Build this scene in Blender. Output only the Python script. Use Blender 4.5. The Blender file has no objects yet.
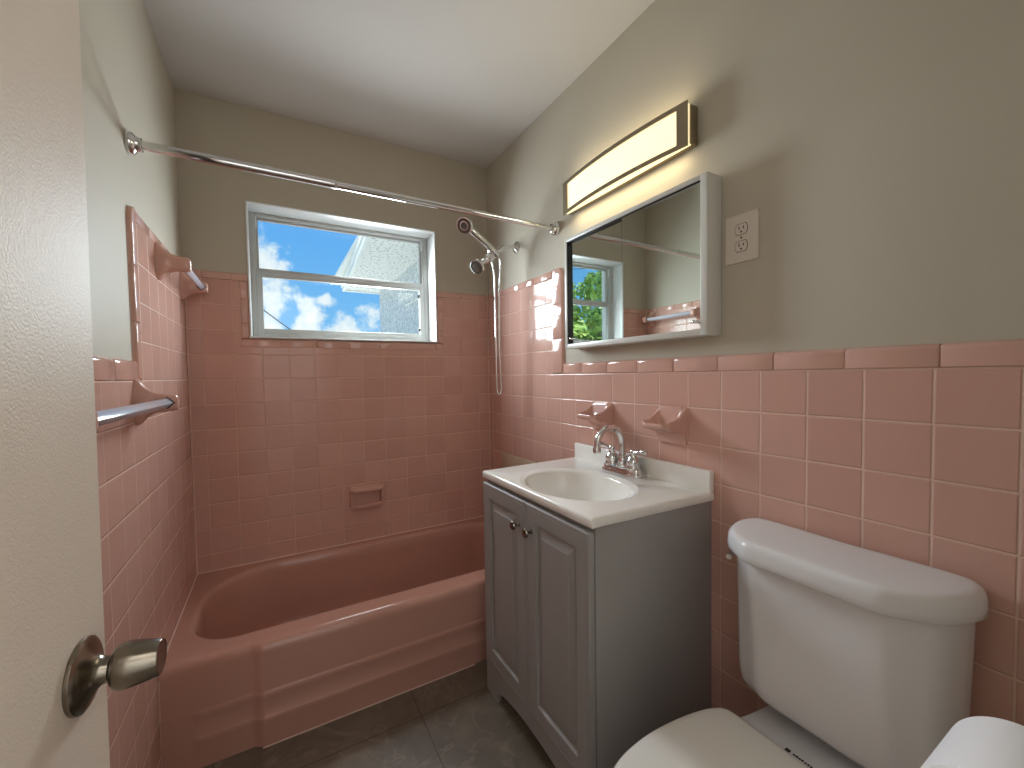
import bpy, bmesh, math, random
from mathutils import Vector, Matrix
random.seed(7)
scn = bpy.context.scene
COL = scn.collection
ZF = 1.18          # heights below are measured from the tile line behind the basin; the floor is 1.18 m lower
P = 0.11           # wall tile pitch
W = 1.4447         # room width between the tiled faces
PI = math.pi

# ------------------------------------------------------------------ object helpers
def props(o, label=None, cat=None, group=None, kind=None):
    if label: o['label'] = label
    if cat: o['category'] = cat
    if group: o['group'] = group
    if kind: o['kind'] = kind
    return o

ORIGIN = {}
def root(name, loc, label, cat, group=None, kind=None):
    o = bpy.data.objects.new(name, None)
    o.empty_display_size = .05
    COL.objects.link(o)
    o.location = (loc[0], loc[1], loc[2] + ZF)
    ORIGIN[o.name] = Vector(o.location)
    return props(o, label, cat, group, kind)

def build(name, bm, mat, parent=None, smooth=True, angle=35, origin=None):
    """bm holds room coordinates (z from the tile line); linked as ONE mesh object."""
    bmesh.ops.recalc_face_normals(bm, faces=bm.faces[:])
    if parent is not None:
        off = ORIGIN[parent.name]
    elif origin is not None:
        off = Vector((origin[0], origin[1], origin[2] + ZF))
    else:
        off = Vector((0, 0, 0))
    for v in bm.verts:
        v.co = v.co + Vector((0, 0, ZF)) - off
    me = bpy.data.meshes.new(name)
    bm.to_mesh(me); bm.free()
    if smooth:
        me.polygons.foreach_set('use_smooth', [True] * len(me.polygons))
        try:
            me.set_sharp_from_angle(angle=math.radians(angle))
        except Exception:
            pass
    mats = mat if isinstance(mat, (list, tuple)) else [mat]
    for m in mats: me.materials.append(m)
    o = bpy.data.objects.new(name, me)
    COL.objects.link(o)
    if parent is not None:
        o.parent = parent
    else:
        o.location = off
    ORIGIN[o.name] = off
    return o

def NB(): return bmesh.new()

def box(bm, x0, x1, y0, y1, z0, z1, bev=0, seg=2):
    t = bmesh.new()
    r = bmesh.ops.create_cube(t, size=1)
    for v in t.verts:
        v.co = Vector(((x0 + x1) / 2 + v.co.x * (x1 - x0), (y0 + y1) / 2 + v.co.y * (y1 - y0), (z0 + z1) / 2 + v.co.z * (z1 - z0)))
    if bev:
        bmesh.ops.bevel(t, geom=t.edges[:], offset=bev, segments=seg, profile=.5, affect='EDGES')
    merge(bm, t)

def merge(bm, t):
    me = bpy.data.meshes.new('tmp'); t.to_mesh(me); t.free(); bm.from_mesh(me); bpy.data.meshes.remove(me)

def loft(bm, rings, cap0=True, cap1=True, closed=True):
    vr = [[bm.verts.new(Vector(p)) for p in r] for r in rings]
    n = len(vr[0])
    for a, b in zip(vr[:-1], vr[1:]):
        for i in range(n if closed else n - 1):
            j = (i + 1) % n
            try: bm.faces.new((a[i], a[j], b[j], b[i]))
            except ValueError: pass
    if cap0: bm.faces.new(vr[0])
    if cap1: bm.faces.new(vr[-1])
    return vr

def frame_of(d):
    d = Vector(d).normalized()
    a = Vector((0, 0, 1)) if abs(d.z) < .9 else Vector((1, 0, 0))
    u = d.cross(a).normalized(); v = d.cross(u).normalized()
    return d, u, v

def lathe(bm, prof, org, axis, n=40, cap0=True, cap1=True, sx=1, sy=1):
    """prof: (distance along axis, radius)"""
    d, u, v = frame_of(axis); org = Vector(org)
    rings = []
    for h, r in prof:
        r = max(r, 1e-5)
        rings.append([org + d * h + (u * math.cos(2 * PI * i / n) * sx + v * math.sin(2 * PI * i / n) * sy) * r for i in range(n)])
    loft(bm, rings, cap0, cap1)

def tube(bm, pts, r, n=14, caps=True, rot=0):
    pts = [Vector(p) for p in pts]
    rs = r if isinstance(r, (list, tuple)) else [r] * len(pts)
    d0 = (pts[1] - pts[0]).normalized()
    _, u, v = frame_of(d0)
    rings = []
    prev = d0
    for i, p in enumerate(pts):
        if i == 0: d = d0
        elif i == len(pts) - 1: d = (pts[-1] - pts[-2]).normalized()
        else: d = ((pts[i + 1] - p).normalized() + (p - pts[i - 1]).normalized()).normalized()
        q = prev.rotation_difference(d); u = q @ u; v = q @ v; prev = d
        rings.append([p + (u * math.cos(2 * PI * k / n + rot) + v * math.sin(2 * PI * k / n + rot)) * rs[i] for k in range(n)])
    loft(bm, rings, caps, caps)

def spline(pts, k=8):
    pts = [Vector(p) for p in pts]
    q = [pts[0] * 2 - pts[1]] + pts + [pts[-1] * 2 - pts[-2]]
    out = []
    for i in range(1, len(q) - 2):
        a, b, c, d = q[i - 1:i + 3]
        for s in range(k):
            t = s / k
            out.append(.5 * ((2 * b) + (c - a) * t + (2 * a - 5 * b + 4 * c - d) * t * t + (3 * b - a - 3 * c + d) * t ** 3))
    out.append(pts[-1])
    return out

def chaikin(poly, it=3):
    for _ in range(it):
        out = []
        n = len(poly)
        for i in range(n):
            a = poly[i]; b = poly[(i + 1) % n]
            out.append((a[0] * .75 + b[0] * .25, a[1] * .75 + b[1] * .25))
            out.append((a[0] * .25 + b[0] * .75, a[1] * .25 + b[1] * .75))
        poly = out
    return poly

def resample(poly, n):
    L = [0]
    m = len(poly)
    for i in range(m):
        a = poly[i]; b = poly[(i + 1) % m]
        L.append(L[-1] + math.hypot(b[0] - a[0], b[1] - a[1]))
    out = []; j = 0
    for k in range(n):
        s = L[-1] * k / n
        while L[j + 1] < s: j += 1
        t = (s - L[j]) / max(L[j + 1] - L[j], 1e-9)
        a = poly[j]; b = poly[(j + 1) % m]
        out.append((a[0] + (b[0] - a[0]) * t, a[1] + (b[1] - a[1]) * t))
    return out

def inset_poly(poly, c, d):
    """move every point d towards c"""
    out = []
    for x, y in poly:
        l = math.hypot(x - c[0], y - c[1]); f = max(0, (l - d) / l)
        out.append((c[0] + (x - c[0]) * f, c[1] + (y - c[1]) * f))
    return out

def extrude_poly(bm, poly, ax, a, b):
    """poly 2D in the two axes other than ax (in x,y,z order), extruded from a to b along ax"""
    def mk(p, t):
        q = list(p); q.insert(ax, t); return q
    loft(bm, [[mk(p, a) for p in poly], [mk(p, b) for p in poly]])

def sstep(a, b, x):
    t = min(1, max(0, (x - a) / (b - a))); return t * t * (3 - 2 * t)

# ------------------------------------------------------------------ materials
def mat(name, rgb, rough=.5, metal=0, spec=.5, coat=0, coat_rough=.05, bump=None, noise=None, trans=0, ior=1.45, sub=0):
    m = bpy.data.materials.new(name); m.use_nodes = True
    nt = m.node_tree; b = nt.nodes['Principled BSDF']
    c = srgb(rgb)
    b.inputs['Base Color'].default_value = (*c, 1)
    b.inputs['Roughness'].default_value = rough
    b.inputs['Metallic'].default_value = metal
    b.inputs['Specular IOR Level'].default_value = spec
    b.inputs['Coat Weight'].default_value = coat
    b.inputs['Coat Roughness'].default_value = coat_rough
    b.inputs['IOR'].default_value = ior
    b.inputs['Transmission Weight'].default_value = trans
    tc = None
    if bump or noise:
        tc = nt.nodes.new('ShaderNodeTexCoord')
    if bump:      # (scale, strength, detail)
        n = nt.nodes.new('ShaderNodeTexNoise'); n.inputs['Scale'].default_value = bump[0]; n.inputs['Detail'].default_value = bump[2]
        nt.links.new(tc.outputs['Object'], n.inputs['Vector'])
        bp = nt.nodes.new('ShaderNodeBump'); bp.inputs['Strength'].default_value = bump[1]; bp.inputs['Distance'].default_value = bump[3] if len(bump) > 3 else .002
        nt.links.new(n.outputs['Fac'], bp.inputs['Height']); nt.links.new(bp.outputs['Normal'], b.inputs['Normal'])
    if noise:     # (scale, rgb2, detail, low, high)
        n = nt.nodes.new('ShaderNodeTexNoise'); n.inputs['Scale'].default_value = noise[0]; n.inputs['Detail'].default_value = noise[2]
        nt.links.new(tc.outputs['Object'], n.inputs['Vector'])
        r = nt.nodes.new('ShaderNodeValToRGB')
        r.color_ramp.elements[0].position = noise[3]; r.color_ramp.elements[1].position = noise[4]
        r.color_ramp.elements[0].color = (*c, 1); r.color_ramp.elements[1].color = (*srgb(noise[1]), 1)
        nt.links.new(n.outputs['Fac'], r.inputs['Fac']); nt.links.new(r.outputs['Color'], b.inputs['Base Color'])
    return m

def srgb(c):
    return tuple((v / 255 / 12.92) if v / 255 <= .04045 else ((v / 255 + .055) / 1.055) ** 2.4 for v in c)

PINK = (208, 165, 151)
GROUT = (226, 196, 178)

def tile_mat(name, ax, off, offz, wear=(0, 0)):
    """square glazed tile on a grid: ax = 'X' or 'Y' is the horizontal direction of the wall"""
    m = bpy.data.materials.new(name); m.use_nodes = True
    nt = m.node_tree; N = nt.nodes; L = nt.links; b = N['Principled BSDF']
    tc = N.new('ShaderNodeTexCoord'); sp = N.new('ShaderNodeSeparateXYZ'); L.new(tc.outputs['Object'], sp.inputs[0])
    def M(op, a, bb=None, c=None):
        n = N.new('ShaderNodeMath'); n.operation = op
        for i, v in enumerate((a, bb, c)):
            if v is None: continue
            if isinstance(v, (int, float)): n.inputs[i].default_value = v
            else: L.new(v, n.inputs[i])
        return n.outputs[0]
    def cell(sock, o):
        u = M('DIVIDE', M('SUBTRACT', sock, o), P)
        f = M('FRACT', u); fl = M('FLOOR', u)
        d = M('MULTIPLY', M('MINIMUM', f, M('SUBTRACT', 1, f)), P)
        return f, fl, d
    fu, cu, du = cell(sp.outputs[ax], off)
    fv, cv, dv = cell(sp.outputs['Z'], offz)
    d = M('MINIMUM', du, dv)
    g = N.new('ShaderNodeMapRange'); g.interpolation_type = 'SMOOTHSTEP'
    g.inputs['From Min'].default_value = .0010; g.inputs['From Max'].default_value = .0019
    L.new(d, g.inputs['Value'])
    e = N.new('ShaderNodeMapRange'); e.interpolation_type = 'SMOOTHERSTEP'
    e.inputs['From Min'].default_value = .0008; e.inputs['From Max'].default_value = .0046
    zu = N.new('ShaderNodeMapRange'); zu.inputs['From Min'].default_value = offz - .002; zu.inputs['From Max'].default_value = offz + .002; zu.inputs['To Min'].default_value = wear[1]; zu.inputs['To Max'].default_value = wear[1] if wear[1] < .9 else .2
    L.new(sp.outputs['Z'], zu.inputs['Value']); wv_ = zu.outputs[0]
    L.new(M('MINIMUM', M('ADD', du, M('MULTIPLY', wv_, .0032)), dv), e.inputs['Value'])
    cmb = N.new('ShaderNodeCombineXYZ'); L.new(cu, cmb.inputs[0]); L.new(cv, cmb.inputs[1])
    wn = N.new('ShaderNodeTexWhiteNoise'); wn.noise_dimensions = '2D'; L.new(cmb.outputs[0], wn.inputs['Vector'])
    sc = N.new('ShaderNodeSeparateColor'); L.new(wn.outputs['Color'], sc.inputs[0])
    # glaze colour: slight change from tile to tile
    c1 = N.new('ShaderNodeMix'); c1.data_type = 'RGBA'
    a = srgb(PINK); c1.inputs['A'].default_value = (a[0] * .96, a[1] * .94, a[2] * .94, 1); c1.inputs['B'].default_value = (a[0] * 1.04, a[1] * 1.05, a[2] * 1.06, 1)
    L.new(sc.outputs[0], c1.inputs['Factor'])
    c2 = N.new('ShaderNodeMix'); c2.data_type = 'RGBA'
    # grout: pale where clean, worn towards the tile colour in patches; upright joints wear more
    gn = N.new('ShaderNodeTexNoise'); gn.inputs['Scale'].default_value = 4.5; gn.inputs['Detail'].default_value = 3; L.new(tc.outputs['Object'], gn.inputs['Vector'])
    gm = N.new('ShaderNodeMapRange'); gm.inputs['From Min'].default_value = .35; gm.inputs['From Max'].default_value = .65; L.new(gn.outputs['Fac'], gm.inputs['Value'])
    up = M('LESS_THAN', du, dv)
    wr_ = M('ADD', M('MULTIPLY', up, wv_), M('MULTIPLY', M('SUBTRACT', 1, up), wear[0]))
    k_ = M('MULTIPLY', wr_, M('ADD', M('MULTIPLY', gm.outputs[0], .55), .6)); k_.node.use_clamp = True
    gc = N.new('ShaderNodeMix'); gc.data_type = 'RGBA'; gc.inputs['A'].default_value = (*srgb(GROUT), 1); gc.inputs['B'].default_value = (*srgb((196, 156, 142)), 1); L.new(k_, gc.inputs['Factor'])
    L.new(gc.outputs['Result'], c2.inputs['A'])
    L.new(g.outputs[0], c2.inputs['Factor']); L.new(c1.outputs['Result'], c2.inputs['B'])
    L.new(c2.outputs['Result'], b.inputs['Base Color'])
    r = N.new('ShaderNodeMapRange'); r.inputs['To Min'].default_value = .65; r.inputs['To Max'].default_value = .12
    L.new(g.outputs[0], r.inputs['Value']); L.new(r.outputs[0], b.inputs['Roughness'])
    # each tile sits slightly out of true
    tilt = M('ADD', M('MULTIPLY', M('SUBTRACT', sc.outputs[0], .5), fu), M('MULTIPLY', M('SUBTRACT', sc.outputs[1], .5), fv))
    nz = N.new('ShaderNodeTexNoise'); nz.inputs['Scale'].default_value = 13; nz.inputs['Detail'].default_value = 1
    L.new(tc.outputs['Object'], nz.inputs['Vector'])
    h = M('ADD', M('MULTIPLY', e.outputs[0], .0011), M('ADD', M('MULTIPLY', tilt, .0016), M('MULTIPLY', nz.outputs['Fac'], .0008)))
    bp = N.new('ShaderNodeBump'); bp.inputs['Strength'].default_value = 1; bp.inputs['Distance'].default_value = 1.0
    L.new(h, bp.inputs['Height']); L.new(bp.outputs['Normal'], b.inputs['Normal'])
    b.inputs['Specular IOR Level'].default_value = .36
    return m

def floor_mat():
    m = bpy.data.materials.new('slate_floor'); m.use_nodes = True
    nt = m.node_tree; N = nt.nodes; L = nt.links; b = N['Principled BSDF']
    tc = N.new('ShaderNodeTexCoord')
    n1 = N.new('ShaderNodeTexNoise'); n1.inputs['Scale'].default_value = 7; n1.inputs['Detail'].default_value = 6; n1.inputs['Roughness'].default_value = .62; n1.inputs['Distortion'].default_value = .8
    L.new(tc.outputs['Object'], n1.inputs['Vector'])
    r = N.new('ShaderNodeValToRGB'); el = r.color_ramp.elements
    el[0].position = .3; el[0].color = (*srgb((92, 83, 71)), 1); el[1].position = .72; el[1].color = (*srgb((126, 115, 99)), 1)
    k = el.new(.5); k.color = (*srgb((106, 96, 83)), 1)
    L.new(n1.outputs['Fac'], r.inputs['Fac'])
    vo = N.new('ShaderNodeTexNoise'); vo.inputs['Scale'].default_value = 3.2; vo.inputs['Detail'].default_value = 8; vo.inputs['Distortion'].default_value = 2.4
    L.new(tc.outputs['Object'], vo.inputs['Vector'])
    vr = N.new('ShaderNodeValToRGB'); e2 = vr.color_ramp.elements
    e2[0].position = .485; e2[0].color = (0, 0, 0, 1); e2[1].position = .515; e2[1].color = (0, 0, 0, 1); q = e2.new(.5); q.color = (.16, .16, .16, 1)
    L.new(vo.outputs['Fac'], vr.inputs['Fac'])
    mx = N.new('ShaderNodeMix'); mx.data_type = 'RGBA'; L.new(vr.outputs['Color'], mx.inputs['Factor']); L.new(r.outputs['Color'], mx.inputs['A']); mx.inputs['B'].default_value = (*srgb((188, 176, 155)), 1)
    sp = N.new('ShaderNodeSeparateXYZ'); L.new(tc.outputs['Object'], sp.inputs[0])
    def M(op, a, bb):
        n = N.new('ShaderNodeMath'); n.operation = op
        for i, v in enumerate((a, bb)):
            if isinstance(v, (int, float)): n.inputs[i].default_value = v
            else: L.new(v, n.inputs[i])
        return n.outputs[0]
    def dist(s, o, p):
        n = N.new('ShaderNodeMath'); n.operation = 'FRACT'; L.new(M('DIVIDE', M('SUBTRACT', s, o), p), n.inputs[0]); f = n.outputs[0]
        return M('MULTIPLY', M('MINIMUM', f, M('SUBTRACT', 1, f)), p)
    d = M('MINIMUM', dist(sp.outputs['X'], .732, .61), dist(sp.outputs['Y'], -.843, .46))
    g = N.new('ShaderNodeMapRange'); g.inputs['From Min'].default_value = .0006; g.inputs['From Max'].default_value = .0018; L.new(d, g.inputs['Value'])
    m2 = N.new('ShaderNodeMix'); m2.data_type = 'RGBA'; L.new(g.outputs[0], m2.inputs['Factor']); m2.inputs['A'].default_value = (*srgb((52, 46, 40)), 1); L.new(mx.outputs['Result'], m2.inputs['B'])
    L.new(m2.outputs['Result'], b.inputs['Base Color'])
    b.inputs['Roughness'].default_value = .38
    bp = N.new('ShaderNodeBump'); bp.inputs['Strength'].default_value = .25; bp.inputs['Distance'].default_value = .002
    h = M('ADD', n1.outputs['Fac'], M('MULTIPLY', g.outputs[0], .4)); L.new(h, bp.inputs['Height']); L.new(bp.outputs['Normal'], b.inputs['Normal'])
    return m

def glass_mat():
    m = bpy.data.materials.new('window_glass'); m.use_nodes = True
    nt = m.node_tree; nt.nodes.clear(); N = nt.nodes; L = nt.links
    o = N.new('ShaderNodeOutputMaterial'); t = N.new('ShaderNodeBsdfTransparent'); g = N.new('ShaderNodeBsdfGlossy'); g.inputs['Roughness'].default_value = .0
    t.inputs['Color'].default_value = (.96, .98, .97, 1)
    lw = N.new('ShaderNodeLayerWeight'); lw.inputs['Blend'].default_value = .5
    pw = N.new('ShaderNodeMath'); pw.operation = 'POWER'; L.new(lw.outputs['Facing'], pw.inputs[0]); pw.inputs[1].default_value = 5
    f = N.new('ShaderNodeMath'); f.operation = 'MULTIPLY_ADD'; L.new(pw.outputs[0], f.inputs[0]); f.inputs[1].default_value = .9; f.inputs[2].default_value = .03
    mx = N.new('ShaderNodeMixShader'); L.new(f.outputs[0], mx.inputs[0]); L.new(t.outputs[0], mx.inputs[1]); L.new(g.outputs[0], mx.inputs[2]); L.new(mx.outputs[0], o.inputs['Surface'])
    return m

def emit_mat(name, rgb, s):
    m = bpy.data.materials.new(name); m.use_nodes = True
    b = m.node_tree.nodes['Principled BSDF']
    b.inputs['Base Color'].default_value = (.85, .83, .75, 1); b.inputs['Roughness'].default_value = .4
    b.inputs['Emission Color'].default_value = (*rgb, 1); b.inputs['Emission Strength'].default_value = s
    return m

PAINT = mat('greige_wall_paint', (190, 182, 166), .55, spec=.3, bump=(260, .12, 2))
CEIL = mat('ceiling_paint', (206, 202, 198), .8, bump=(180, .15, 2))
TILE_B = tile_mat('pink_tile_back', 'X', .0581, ZF, (.15, .55))
TILE_R = tile_mat('pink_tile_right', 'Y', -1.1486, ZF, (.1, .15))
TILE_L = tile_mat('pink_tile_left', 'Y', -.797, ZF, (.05, 1.0))
CERAMIC = mat('pink_glazed_ceramic', PINK, .1, spec=.55, bump=(14, .25, 1, .003))
GROUTM = mat('pale_pink_grout', GROUT, .75)
CAULK = mat('white_caulk', (226, 196, 184), .6)
TUBM = mat('pink_enamel', (192, 146, 131), .13, spec=.55, bump=(6, .1, 1, .003))
GREY = mat('grey_cabinet_paint', (152, 149, 147), .33, spec=.5, bump=(90, .05, 2))
DARKIN = mat('dark_cabinet_inside', (40, 38, 38), .7)
MARBLE = mat('white_cultured_marble', (242, 240, 236), .14, spec=.5, noise=(9, (236, 232, 222), 4, .45, .75))
PORC = mat('white_porcelain', (230, 229, 231), .1, spec=.55)
SEATM = mat('white_seat_plastic', (233, 230, 224), .25)
CHROME = mat('chrome', (225, 225, 225), .07, metal=1)
NICKEL = mat('brushed_nickel', (140, 132, 119), .22, metal=1)
FRAMEM = mat('satin_bronze_nickel', (150, 136, 112), .42, metal=.6)
BLACK = mat('black_plastic', (14, 14, 14), .4)
INK = mat('dark_print', (38, 30, 26), .6)
WHITEM = mat('white_enamelled_steel', (214, 212, 205), .3, bump=(160, .06, 2))
PLATEM = mat('white_cover_plate', (218, 208, 196), .35)
ALUM = mat('white_aluminium_frame', (190, 190, 186), .4, bump=(70, .12, 3))
REVEAL = mat('white_window_reveal', (232, 233, 233), .5)
DOORM = mat('cream_door_paint', (222, 208, 193), .5, spec=.4, bump=(420, .4, 3, .0012))
CLEAR = mat('clear_acrylic_bar', (226, 226, 240), .14, spec=.6, trans=.2, ior=1.4)
MIRROR = mat('mirror_glass', (232, 240, 236), .0, metal=1)
PAPER = mat('white_tissue_paper', (236, 236, 240), .9, bump=(300, .2, 2))
CARD = mat('grey_cardboard_core', (150, 140, 130), .9)
PATCH = mat('beige_patch', (196, 178, 154), .5)
STUCCO = mat('white_stucco', (240, 242, 242), .9, bump=(40, 1.0, 5, .03), noise=(34, (200, 208, 212), 5, .45, .6))
SOFFIT = mat('white_soffit_paint', (242, 242, 238), .7, noise=(38, (176, 178, 176), 5, .56, .62), bump=(40, .5, 3, .01))
FASCIA = mat('white_fascia_paint', (236, 238, 236), .6)
GLASS = glass_mat()
DIFF = emit_mat('lit_frosted_diffuser', (1.0, .83, .44), .9)
FLOORM = floor_mat()
LEAF = mat('green_leaf', (118, 158, 60), .5, noise=(3, (182, 206, 100), 2, .35, .7))
BARK = mat('grey_bark', (96, 84, 70), .9, bump=(30, .6, 4, .02))
BOUNCE_GROUND = mat('pale_bounce_ground', (214, 212, 204), .9, noise=(3, (150, 156, 120), 4, .5, .75))  # unseen ground, its pale tone picked to bounce light onto the soffit
CABLE = mat('black_cable', (34, 36, 40), .6)
HALL = mat('hall_paint', (200, 199, 196), .7)
DARKM = mat('dark_spray_plate', (88, 86, 80), .3, metal=.6)
HINGE = mat('satin_steel', (150, 148, 144), .35, metal=1)

# ------------------------------------------------------------------ the setting
ZC = 1.2237; YN = -2.20
GAP = .008           # tile thickness on the plaster
floor_ = NB(); box(floor_, -.15, W + .15, YN - 1.6, .02, -ZF - .06, -ZF)
props(build('floor', floor_, FLOORM), 'mottled dark grey brown stone look tile floor', 'floor', kind='structure')
c_ = NB(); box(c_, -.15, W + .15, YN - 1.6, .2, ZC, ZC + .1)
props(build('ceiling', c_, CEIL), 'plain off white painted ceiling', 'ceiling', kind='structure')

# back wall with the window opening (opening x .2300..1.1245, z .183...804)
WX0, WX1, WZ0, WZ1 = .2320, 1.1240, .1840, .8030
YB = GAP; YO = .24
b_ = NB()
box(b_, -.15, WX0, YB, YO, -ZF, ZC); box(b_, WX1, W + .15, YB, YO, -ZF, ZC)
box(b_, WX0, WX1, YB, YO, -ZF, WZ0); box(b_, WX0, WX1, YB, YO, WZ1, ZC)
wb = props(build('wall_back', b_, PAINT), 'greige wall with the window, pink tile below', 'wall', kind='structure')
r_ = NB(); box(r_, W + GAP, W + .15, YN - .1, YB, -ZF, ZC)
wr = props(build('wall_right', r_, PAINT), 'greige wall behind the vanity and toilet, pink tile below', 'wall', kind='structure')
l_ = NB(); box(l_, -.15, -GAP, YN - .1, YB, -ZF, ZC)
wl = props(build('wall_left', l_, PAINT), 'greige wall on the left with pink tile below', 'wall', kind='structure')
# wall with the doorway, behind the camera
DX0, DX1, DZ = .105, .73, .86
n_ = NB(); box(n_, -.008, DX0, YN - .1, YN, -ZF, ZC); box(n_, DX1, W + .008, YN - .1, YN, -ZF, ZC); box(n_, DX0, DX1, YN - .1, YN, DZ, ZC)
wf = props(build('wall_front', n_, PAINT), 'greige wall around the doorway', 'wall', kind='structure')
h_ = NB(); box(h_, -.15, -.10, YN - 1.6, YN - .1, -ZF, ZC); box(h_, W + .1, W + .15, YN - 1.6, YN - .1, -ZF, ZC); box(h_, -.15, W + .15, YN - 1.65, YN - 1.6, -ZF, ZC)
props(build('wall_hall', h_, HALL), 'plain pale walls of the hall beyond the doorway', 'wall', kind='structure')

# tile fields (children of the walls)
CAPZ = .048; TOPZ = .4755; EDG = -.747; EDGR = -.735; RIM = -.848
t = NB(); box(t, 0, W, 0, GAP + .001, -ZF, WZ0 - .04); box(t, 0, WX0 - .034, 0, GAP + .001, WZ0 - .04, TOPZ - .036); box(t, WX1 + .034, W, 0, GAP + .001, WZ0 - .04, TOPZ - .036)
build('tile_panel', t, TILE_B, wb, smooth=False)
t = NB(); box(t, W, W + GAP + .001, YN, 0, -ZF, 0); box(t, W, W + GAP + .001, -.66, 0, 0, TOPZ - .036)
build('tile_panel', t, TILE_R, wr, smooth=False)
t = NB(); box(t, -GAP - .001, 0, YN, 0, -ZF, 0); box(t, -GAP - .001, 0, -.705, 0, 0, TOPZ - .036)
build('tile_panel', t, TILE_L, wl, smooth=False)

def cap_pieces(bm, gb, wall, along, lo, hi, a0, a1, joints, out):
    """bullnose pieces. wall: 'R','L','B'; along 'h' (runs horizontally, lo..hi is z) or 'v' (runs up, lo..hi is the horizontal span).
    out: +1 the rounded edge is at hi, -1 at lo"""
    T = .0095; rr = .011
    edge, inner = (hi, lo) if out > 0 else (lo, hi)
    s = 1 if out > 0 else -1
    prof = [(-GAP, inner + s * .0012), (T - .002, inner + s * .0012), (T - .0004, inner + s * .003)]
    for k in range(7):
        th = k / 6 * PI / 2
        prof.append((T - rr * (1 - math.cos(th)) * 1.35, edge - s * rr * (1 - math.sin(th))))
    prof.append((-GAP, edge))
    def pt(d, e, a):
        h, z = (a, e) if along == 'h' else (e, a)
        dd = d - .006
        if wall == 'R': return (W - dd, h, z)
        if wall == 'L': return (dd, h, z)
        return (h, -dd, z)
    js = [a0] + [j for j in sorted(joints) if a0 + .01 < j < a1 - .01] + [a1]
    RC = .030
    def corner(a):
        if along != 'v' or a < a1 - RC or abs(a1 - TOPZ) > .001: return 0
        return RC - math.sqrt(max(0, RC * RC - (a - (a1 - RC)) ** 2))
    for p0, p1 in zip(js[:-1], js[1:]):
        g = .0012; b = .0022
        def ring(a, sh): return [pt(d - sh if i not in (0, len(prof) - 1) else d, e if i < 2 else e - s * min(corner(a), abs(e - inner) - .002), a) for i, (d, e) in enumerate(prof)]
        mid = [ring(p1 - g - b - RC * (1 - math.sin(k / 8 * PI / 2)), 0) for k in range(0, 8)] if along == 'v' and abs(p1 - TOPZ) < .001 else []
        loft(bm, [ring(p0 + g, .0018), ring(p0 + g + b * .4, .0006), ring(p0 + g + b, 0)] + mid + [ring(p1 - g - b, 0), ring(p1 - g - b * .4, .0006), ring(p1 - g, .0018)])
    q = [(-GAP, inner), (T - .0048, inner), (T - .0048, edge - s * .006), (-GAP, edge - s * .002)]
    ge = RC if along == 'v' else .001
    loft(gb, [[pt(d, e, a0 + .001) for d, e in q], [pt(d, e, a1 - ge) for d, e in q]])

C6 = .1525
def caps(parent, runs):
    bm = NB(); gb = NB()
    for r in runs: cap_pieces(bm, gb, *r)
    build('bullnose_cap', bm, CERAMIC, parent); build('cap_grout', gb, GROUTM, parent, smooth=False)
jr = [-.859 - C6 * k for k in range(-6, 12)]
caps(wr, [('R', 'h', 0, CAPZ, YN, EDGR - .001, jr, 1), ('R', 'v', EDGR, -.659, .004, TOPZ, [.004 + .155 * k for k in range(1, 4)], -1),
          ('R', 'h', TOPZ - .036, TOPZ, -.659, -.002, [-.05 - C6 * k for k in range(0, 5)], 1)])
caps(wl, [('L', 'h', 0, CAPZ + .007, YN, EDG - .001, [-.93 - C6 * k for k in range(0, 9)], 1), ('L', 'v', EDG, -.704, .004, TOPZ, [.004 + .155 * k for k in range(1, 4)], -1),
          ('L', 'h', TOPZ - .036, TOPZ, -.704, -.002, [-.1 - C6 * k for k in range(0, 5)], 1)])
caps(wb, [('B', 'h', TOPZ - .036, TOPZ, .002, WX0 - .002, [.0581, .168], 1), ('B', 'h', TOPZ - .036, TOPZ, WX1 + .002, W - .002, [1.27], 1),
          ('B', 'v', WX0 - .034, WX0 - .001, WZ0 - .002, TOPZ - .037, [.25, .36], 1), ('B', 'v', WX1 + .001, WX1 + .034, WZ0 - .002, TOPZ - .037, [.25, .36], -1),
          ('B', 'h', WZ0 - .04, WZ0 - .001, WX0 - .034, WX1 + .034, [.2 + C6 * k for k in range(0, 7)], 1)])
# white grout lines in the corners
g = NB(); tube(g, [(.003, -.003, RIM), (.003, -.003, TOPZ)], .0032, 8); tube(g, [(W - .003, -.003, RIM), (W - .003, -.003, TOPZ)], .0032, 8)
props(build('trim_1', g, CAULK), 'pale grout lines in the tiled corners', 'trim', kind='structure')

# window ------------------------------------------------------------------
win = root('window_1', ((WX0 + WX1) / 2, .14, WZ0), 'white framed window with two panes above the bathtub', 'window', kind='structure')
rv = NB()      # plastered reveal lining
tk = .006
box(rv, WX0, WX0 + tk, -.002, .125, WZ0, WZ1, .001); box(rv, WX1 - tk, WX1, -.002, .125, WZ0, WZ1, .001)
box(rv, WX0, WX1, -.002, .125, WZ1 - tk, WZ1, .001); box(rv, WX0 - .002, WX1 + .002, -.0085, .125, WZ0 + .002, WZ0 + .009, .002)
for a in ((WX0 - .001, WX0 + .004, WZ0, WZ1), (WX1 - .004, WX1 + .001, WZ0, WZ1), (WX0, WX1, WZ0 - .001, WZ0 + .004), (WX0, WX1, WZ1 - .004, WZ1 + .001)):
    box(rv, a[0], a[1], .178, YO + .004, a[2], a[3], .0005)
build('reveal', rv, REVEAL, win)
FX0, FX1, FZ0, FZ1 = WX0 + .004, WX1 - .006, WZ0 + .012, WZ1 - .002
YW = .12
f = NB()
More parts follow.
